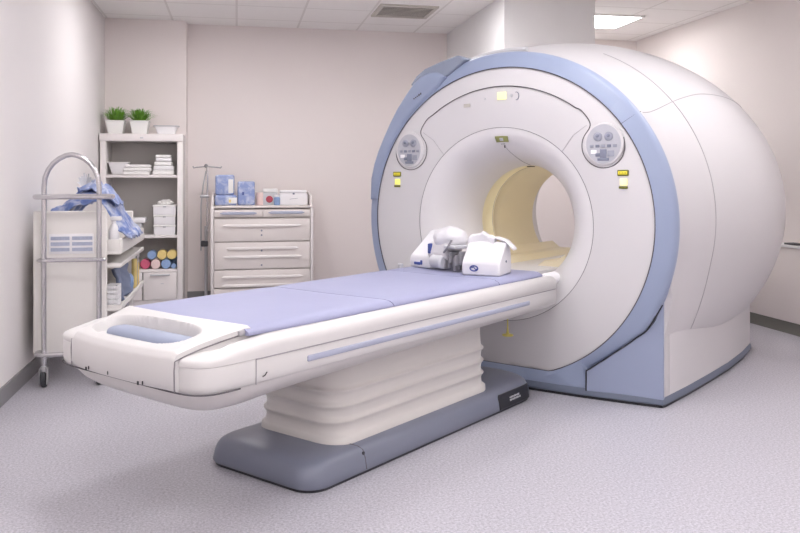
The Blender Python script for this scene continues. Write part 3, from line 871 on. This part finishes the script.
crumple('folded_apron', 'blue-grey folded apron standing in the lower cart tray', 'apron', BLG, (-.80, 5.86, LZ), fold, 40, 24, .022)
for i, (lb, hgt) in enumerate((('taller cream cardboard tube leaning in the lower cart tray', .22), ('shorter cream cardboard tube at the far end of the lower cart tray', .18))):
    b = B(); b.lathe([(.012, 0), (.020, 0), (.020, hgt), (.012, hgt), (.012, .01)], (0, 0, 0), 16); tag(b.build('cardboard_tube', YEL, None, (-.755, 6.30+.13*i, LZ)), lb, 'tube', 'cream tubes on the cart')
tag(blob('blue_pouch', 'x', 'x', BLUR, (-.775, 6.17, LZ), [((0, 0, .05), (.03, .05, .07), 0, 0)], .2), 'small blue pouch beside the cream tubes on the cart', 'pouch')

# ------------------------------------------------------------------ open shelf unit
SX0, SX1, SYF, SYB = -1.285, -.515, 8.08, 8.475
SHT = 1.715
su = thing('shelf_unit', 'tall white open shelf unit in the back left corner', 'shelf', ((SX0+SX1)/2, (SYF+SYB)/2, 0))
scx, scy = (SX0+SX1)/2, (SYF+SYB)/2
def sl(x, y, z): return (x-scx, y-scy, z)
Dp = SYB-SYF
B().box(sl(SX0+.027, scy, .83), (.054, Dp, 1.66), .004).build('side_panel', SHELF, su)
B().box(sl(SX1-.027, scy, .83), (.054, Dp, 1.66), .004).build('side_panel', SHELF, su)
B().box(sl(scx, scy-.006, SHT-.036), (SX1-SX0+.008, Dp+.012, .072), .006).build('top_board', SHELF, su)
B().box(sl(scx, SYF-.0125, SHT-.040), (.03, .003, .014), .001).build('name_plate', GRYL, su)
B().box(sl(scx, SYB-.008, .83), (SX1-SX0-.1, .012, 1.62)).build('back_panel', SHELFB, su, smooth=False)
SZ = (1.318, .730, .398)
for z in SZ:
    B().box(sl(scx, scy+.005, z-.014), (SX1-SX0-.108, Dp-.02, .028), .003).build('shelf_board', SHELF, su)
B().box(sl(scx, scy+.005, .05), (SX1-SX0-.108, Dp-.02, .10), .003).build('plinth', SHELF, su)
for x0, x1, nm in ((SX0+.058, -.895, 'l'), (-.885, SX1-.058, 'r')):
    dr = B().box(sl((x0+x1)/2, SYF+.012, .235), (x1-x0, .020, .265), .004).build('door', SHELF, su)
    B().box(sl((x0+x1)/2, SYF-.008, .345), ((x1-x0)*.6, .022, .014), .005).build('handle', GRYL, dr)
    B().box(sl((x0+x1)/2+.02, SYF+.001, .26), (.03, .004, .006), .001).build('lock', GRYL, dr)
# plants and basin on top
def plant(label, x, seed, sc_=1.):
    rnd = random.Random(seed)
    t = thing('potted_plant', label, 'plant', (x, 8.22, SHT), 0, 'potted plants on the shelf unit')
    b = B(); b.loft([[Vector((sx*w, sy*w, z)) for sx, sy in ((-1, -1), (1, -1), (1, 1), (-1, 1))] for w, z in ((.066, 0), (.086, .118), (.090, .120), (.090, .132), (.078, .132), (.078, .11))])
    b.build('pot', POT, t, bev=.005)
    B().box((0, 0, .113), (.15, .15, .008)).build('soil', SOIL, t, smooth=False)
    b = B()
    for i in range(300):
        a = rnd.uniform(0, 2*PI); r0 = rnd.uniform(0, .06); sp = rnd.uniform(.02, .135); hh = rnd.uniform(.07, .155)*(1.15-sp*3.5)
        w = rnd.uniform(.004, .008)
        dx, dy = cos(a), sin(a); px, py_ = -dy, dx
        base_ = Vector((r0*cos(a), r0*sin(a), .115))
        rows = []
        for q in (0, .35, .7, 1):
            p = base_+Vector((dx*sp*q, dy*sp*q, hh*(q*(1.5-.5*q*q)))) if q < 1 else base_+Vector((dx*sp*1.15, dy*sp*1.15, hh*.95))
            ww = w*(1-q*.85)*(.6+q*1.1)
            rows.append((p+Vector((px*ww, py_*ww, 0)), p-Vector((px*ww, py_*ww, 0))))
        vs = [[b.bm.verts.new(p) for p in r_] for r_ in rows]
        for A_, B_ in zip(vs, vs[1:]): b.bm.faces.new((A_[0], A_[1], B_[1], B_[0]))
    b.build('foliage', GREEN, t)
    return t
plant('grassy green plant in a white square pot, nearest the left wall on the shelf unit', -1.155, 3)
plant('grassy green plant in a white square pot, between the other plant and the white basin', -.930, 11)
t = thing('basin', 'white plastic basin on top of the shelf unit, right of the plants', 'basin', (-.68, 8.22, SHT))
B().loft([[Vector((x, y, z)) for x, y in rrect(w, -w*.7, w*.7, .02, 4)] for w, z in ((.080, 0), (.105, .075), (.118, .078), (.118, .086), (.100, .084), (.078, .01))]).build('bowl', PLW, t)
B().tube([(x*1.0, y, .083) for x, y in rrect(.118, -.0826, .0826, .02, 4)], .004, 6, closed=True).build('rim', GRYL, t)
# upper shelf
z1 = SZ[0]+.0005
t = thing('kidney_dish', 'tilted white dish leaning at the left of the upper shelf', 'dish', (-1.115, 8.20, z1))
B().box((-.01, 0, .060), (.19, .14, .118), .014, 3, taper=.62).build('bowl', PLW, t)
B().box((-.01, 0, .119), (.20, .15, .008), .003).build('rim', PAPER, t)
for i, (w, lb) in enumerate(((.25, 'lowest flat white packet in the left pile on the upper shelf'), (.26, 'middle flat white packet in the left pile on the upper shelf'), (.24, 'topmost flat white packet in the left pile on the upper shelf'))):
    tag(B().box((0, 0, .017), (w, .16, .032), .012, 3, rz=.04*(i-1)).build('packet', PAPER, None, (-.955+.006*i, 8.20 if i < 9 else 0, z1+.033*i)), lb, 'packet', 'flat white packets on the upper shelf')
rows_ = (('bottom', .20, .045), ('second', .19, .042), ('third', .165, .042), ('fourth', .15, .035), ('top', .145, .032))
zz = z1
for i, (nm, w, h_) in enumerate(rows_):
    tag(B().box((0, 0, h_/2), (w, .15, h_-.0015), .010, 3).build('bandage_box', PLW if i % 2 else PAPER, None, (-.705+.004*(i % 2), 8.21, zz)), '%s white box of the right stack on the upper shelf' % nm, 'box', 'white boxes stacked on the upper shelf'); zz += h_
# second shelf
z2 = SZ[1]+.0005
for i, (nm, w) in enumerate((('bottom', .215), ('middle', .215), ('top', .225))):
    bx = thing('storage_box', '%s white lidded box of the stack on the middle shelf' % nm, 'box', (-.690, 8.215, z2+.098*i), 0, 'white lidded boxes on the middle shelf')
    B().box((0, 0, .042), (w-.012, .20, .084), .008).build('body', PLW, bx); B().box((0, 0, .088), (w, .212, .018), .005).build('lid', PAPER, bx); B().box((0, -.108, .080), (.03, .010, .014), .003).build('clasp', GRYL, bx)
tag(blob('cloth_bundle', 'x', 'x', PAPER, (-.690, 8.215, z2+.2955), [((0, 0, .016), (.07, .06, .03), 0, 0)], .3), 'small white bundle on top of the lidded boxes on the middle shelf', 'bundle')
t = thing('instrument_tray', 'white flat lidded case with yellow tag at the left of the middle shelf', 'case', (-1.02, 8.19, z2))
B().box((.02, 0, .06), (.19, .17, .12), .006).build('body', GRYL, t); B().box((0, 0, .145), (.30, .2, .05), .012).build('lid', PLW, t); B().box((-.10, -.101, .145), (.03, .003, .04), .001).build('tag', YEL, t)
# third shelf
z3 = SZ[2]+.0005
for i, (lb) in enumerate(('bottom pale packet of the left stack on the lowest open shelf', 'middle pale packet of the left stack on the lowest open shelf', 'top pale packet of the left stack on the lowest open shelf')):
    tag(B().box((0, 0, .024), (.16, .16, .046), .010).build('packet', (YEL if i == 0 else PAPER), None, (-1.02, 8.2, z3+.047*i)), lb, 'packet', 'pale packets on the lowest open shelf')
def roll(name, label, m, x, z, r=.047, L=.14, y=8.19, grp='rolls on the lowest open shelf'):
    b = B(); b.lathe([(.0, -L/2), (r*.3, -L/2), (r*.34, -L/2+.004), (r*.9, -L/2), (r, -L/2+.008), (r, L/2-.008), (r*.9, L/2), (0, L/2)], (0, 0, r), 24, 'y', caps=False)
    return tag(b.build(name, m, None, (x, y, z)), label, 'roll', grp)
roll('bandage_roll', 'pink roll at the left of the rolls on the lowest open shelf', PINK, -.875, z3)
roll('bandage_roll', 'cream white roll in the front row, next to the pink roll', PINKP, -.775, z3)
roll('bandage_roll', 'blue roll in the front row, right of the cream white roll', BLUR, -.678, z3)
roll('bandage_roll', 'blue roll at the right end of the front row', BLUR, -.605, z3, .026)
tag(B().box((0, 0, .05), (.10, .10, .10), .02, 3).build('cotton_pack', BLUR, None, (-.62, 8.19+.12, z3)), 'blue cotton pack behind the blue rolls on the lowest open shelf', 'pack')
roll('bandage_roll', 'yellow roll on top of the pile, left of the two', YEL, -.716, z3+.0905, .046)
roll('bandage_roll', 'yellow roll on top of the pile, right of the two', YEL, -.622, z3+.0905, .046)
roll('bandage_roll', 'blue roll on top, leaning left of the yellow rolls', BLUR, -.812, z3+.0945, .042)

# ------------------------------------------------------------------ drawer cabinet
DX0, DX1, DYF, DYB = -.240, .750, 8.15, 8.62
DH = 1.008
dc = thing('drawer_cabinet', 'wide white drawer cabinet against the back wall', 'cabinet', ((DX0+DX1)/2, (DYF+DYB)/2, 0))
dx_, dy_ = (DX0+DX1)/2, (DYF+DYB)/2
def dl(x, y, z): return (x-dx_, y-dy_, z)
B().box(dl(dx_, dy_+.01, .51), (DX1-DX0-.004, DYB-DYF-.02, .93), .01).build('body', CABW, dc)
B().box(dl(dx_, dy_, DH-.012), (DX1-DX0+.02, DYB-DYF+.01, .024), .008).build('top_board', CABW, dc)
for x in (DX0+.004, DX1-.004):
    poly = [(DYF+.0, DH-.03), (DYF+.06, DH+.10), (DYB-.05, DH+.135), (DYB, DH+.135), (DYB, DH-.03)]
    B().prism([(y-dy_, z) for y, z in poly], lambda u, v, w: (x-dx_+w, u, v), -.012, .012).build('gallery_side', CABW, dc, bev=.006)
B().box(dl(dx_, DYB-.01, DH+.065), (DX1-DX0, .018, .14), .004).build('gallery_back', CABW, dc)
B().box(dl(DX0+.002, DYF-.003, .5), (.030, .02, 1.0), .008).build('corner_post', SHELF, dc)
B().box(dl(DX1-.002, DYF-.003, .5), (.030, .02, .97), .008).build('corner_post', SHELF, dc)
def drawer(x0, x1, z0, z1, handles, m=CABW, hm=SHELF, lock=None):
    d = B().box(dl((x0+x1)/2, DYF-.006, (z0+z1)/2), (x1-x0-.006, .022, z1-z0-.007), .004).build('drawer', m, dc)
    for hz, hw in handles:
        B().loft([[Vector(dl(x, DYF-.016+yy, hz+zz)) for yy, zz in ((0, .014*w), (-.016*w, .004*w), (-.018*w, -.010*w), (-.010*w, -.013*w), (0, -.004))] for x, w in (((x0+x1)/2-hw/2, .25), ((x0+x1)/2-hw/2+.03, 1), ((x0+x1)/2+hw/2-.03, 1), ((x0+x1)/2+hw/2, .25))]).build('handle', hm, d)
    if lock:
        for lz in lock: B().lathe([(.0, 0), (.009, 0), (.009, .004), (.0, .005)], dl((x0+x1)/2-.01, DYF-.017, lz), 12, 'y', caps=False).build('lock', KEYD, d)
    return d
xa, xb = DX0+.02, DX1-.02
drawer(xa, dx_, .895, .972, [(.935, .36)], CABW, STRIP)
drawer(dx_, xb, .895, .972, [(.940, .36)], CABW, STRIP)
drawer(xa, xb, .650, .882, [(.812, .78)], lock=[.76, .715])
drawer(xa, xb, .375, .648, [(.585, .72), (.500, .78)], lock=[.415, .56])
drawer(xa, xb, .190, .372, [(.300, .80), (.215, .80)])
drawer(xa, xb, .045, .187, [(.13, .80)])
# packs on the cabinet
t = DH+.0005
def pack(name, label, cat, m, x, y, d, z=t, rz=0., bev=.02, grp=None, parts=()):
    r = thing(name, label, cat, (x, y, z), rz, grp) if parts else None
    o = B().box((0, 0, d[2]/2), d, bev, 3).build('wrapper' if parts else name, m, r, (0, 0, 0) if parts else (x, y, z), 0 if parts else rz)
    for nm, c_, dd, mm in parts: B().box(c_, dd, .002).build(nm, mm, r)
    if not parts: tag(o, label, cat, grp)
    return o
pack('glove_pack', 'blue plastic pack lying at the left, under the tall pack, with a yellow-green label', 'pack', PLB2, -.108, 8.37, (.22, .16, .105), parts=(('label', (.07, -.0805, .05), (.08, .002, .06), PAPER), ('label_mark', (.04, -.0822, .045), (.022, .002, .03), YEL)), grp='blue packs on the drawer cabinet')
pack('glove_pack', 'tallest blue plastic pack, stacked at the left of the cabinet top', 'pack', PLB2, -.118, 8.38, (.19, .14, .205), z=t+.1055, parts=(('label', (.06, -.0705, .09), (.05, .002, .14), PAPER),), grp='blue packs on the drawer cabinet')
pack('glove_pack', 'wide blue plastic pack standing right of the stacked blue packs', 'pack', PLB2, .095, 8.38, (.175, .14, .245), grp='blue packs on the drawer cabinet', parts=(('label', (-.03, -.0705, .12), (.02, .002, .03), LOGO),))
tag(B().lathe([(.0, 0), (.038, 0), (.042, .01), (.042, .12), (.038, .13), (0, .13)], (0, 0, 0), 20, caps=False).build('gauze_roll', PINKP, None, (.238, 8.36, t)), 'pale pink upright roll between the blue packs and the box with the red spot', 'roll')
o = thing('dressing_box', 'pale dressing box with a red spot on the cabinet top', 'box', (.335, 8.40, t))
B().box((0, 0, .065), (.16, .14, .13), .010).build('carton', GRYL, o); B().lathe([(0, 0), (.036, 0), (.034, .004), (0, .005)], (-.005, -.0705, .06), 18, 'y', caps=False).build('spot', RED, o)
tag(B().box((0, 0, .02), (.15, .13, .038), .008).build('packet', PAPER, None, (.34, 8.40, t+.1305)), 'flat white packet on top of the dressing box', 'packet')
o = thing('jar', 'small blue jar beside the white box on the cabinet', 'jar', (.405, 8.29, t)); B().lathe([(.0, 0), (.028, 0), (.032, .01), (.032, .075), (.022, .085), (0, .085)], (0, 0, 0), 18, caps=False).build('body', BLUR, o); B().lathe([(.024, .085), (.024, .105), (0, .106)], (0, 0, 0), 18).build('lid', PLW, o)
o = thing('first_aid_box', 'large white box with rounded lid at the right of the cabinet top', 'box', (.575, 8.375, t))
b = B(); b.box((0, 0, .06), (.29, .17, .12), .012); b.build('body', PLW, o); B().box((0, 0, .137), (.275, .155, .032), .014, 3).build('lid', PLW, o); B().box((0, -.086, .118), (.02, .006, .018), .002).build('clasp', KEYD, o)
B().tube([(-.04, -.0865, .06), (-.01, -.0865, .066), (.04, -.0865, .07)], .002, 5).build('printed_line', KEYM, o)

# ------------------------------------------------------------------ drip stand
iv = thing('drip_stand', 'thin chrome drip stand with hooked crossbar beside the shelf unit', 'stand', (-.305, 8.36, 0))
B().tube([(0, 0, .05), (0, 0, .80)], .016, 12).build('lower_pole', STEEL, iv)
B().tube([(.012, 0, .75), (.012, 0, 1.42)], .010, 10).build('upper_pole', CHROME, iv)
B().tube([(-.05, 0, .55), (-.05, 0, 1.0), (-.03, 0, 1.2), (.0, 0, 1.36)], .007, 8).build('brace', STEEL, iv)
B().box((-.015, 0, .62), (.07, .04, .06), .01).build('clamp', RUBBER, iv); B().box((-.015, 0, 1.10), (.09, .03, .03), .008).build('clamp', STEEL, iv)
b = B(); b.tube([(-.13, 0, 1.405), (-.12, 0, 1.39), (-.10, 0, 1.395), (0, 0, 1.405), (.12, 0, 1.395), (.145, 0, 1.39), (.155, 0, 1.405)], .006, 8); b.ball((0, 0, 1.41), (.02, .02, .022), sub=2); b.build('hook_bar', STEEL2, iv)
for q in range(5):
    a = 2*PI*q/5+.3; f_ = B().tube([(0, 0, .09), (.03*cos(a), .03*sin(a), .06), (.045*cos(a), .045*sin(a), .045)], .010, 8).build('foot', STEEL, iv)
    B().lathe([(.0, -.010), (.024, -.010), (.024, .010), (0, .010)], (.045*cos(a), .045*sin(a), .024), 16, 'y', caps=False).build('wheel', RUBBER, f_)

# ------------------------------------------------------------------ low cabinet on the right wall
lc = thing('low_cabinet', 'low white cabinet run along the right wall behind the scanner', 'cabinet', (4.52, 5.6, 0))
B().box((0, 0, .405), (.14, 4.2, .61), .003).build('body', WR, lc)
B().box((-.003, 0, .720), (.155, 4.22, .020), .004).build('top_board', PLW, lc)
B().box((.006, 0, .05), (.13, 4.18, .10)).build('kickboard', KICK, lc, smooth=False)
for y in (-1.2, .02, 1.3):
    B().box((-.072, y, .64), (.008, .09, .014), .003).build('handle', KEYD, lc)
tag(B().box((0, 0, .008), (.09, .16, .014), .003).build('notebook', RUBBER, None, (4.52, 5.82, .7305)), 'dark flat notebook on the low cabinet by the right wall', 'notebook')

# ------------------------------------------------------------------ camera, world, view
cam = bpy.data.cameras.new('camera'); co = bpy.data.objects.new('camera', cam); C.objects.link(co)
co.location = (0, 0, 1.27); co.rotation_euler = (PI/2, 0, -.2014)
cam.sensor_width = 36; cam.lens = 36.0; cam.shift_y = -.1085; cam.clip_start = .05
bpy.context.scene.camera = co
w = bpy.data.worlds.new('world'); bpy.context.scene.world = w; w.use_nodes = True
w.node_tree.nodes['Background'].inputs[0].default_value = (.9, .92, 1, 1); w.node_tree.nodes['Background'].inputs[1].default_value = .1
s = bpy.context.scene
s.view_settings.view_transform = 'Standard'; s.view_settings.look = 'None'; s.view_settings.gamma = 1; s.view_settings.use_curve_mapping = False
s.view_settings.exposure = 1.28
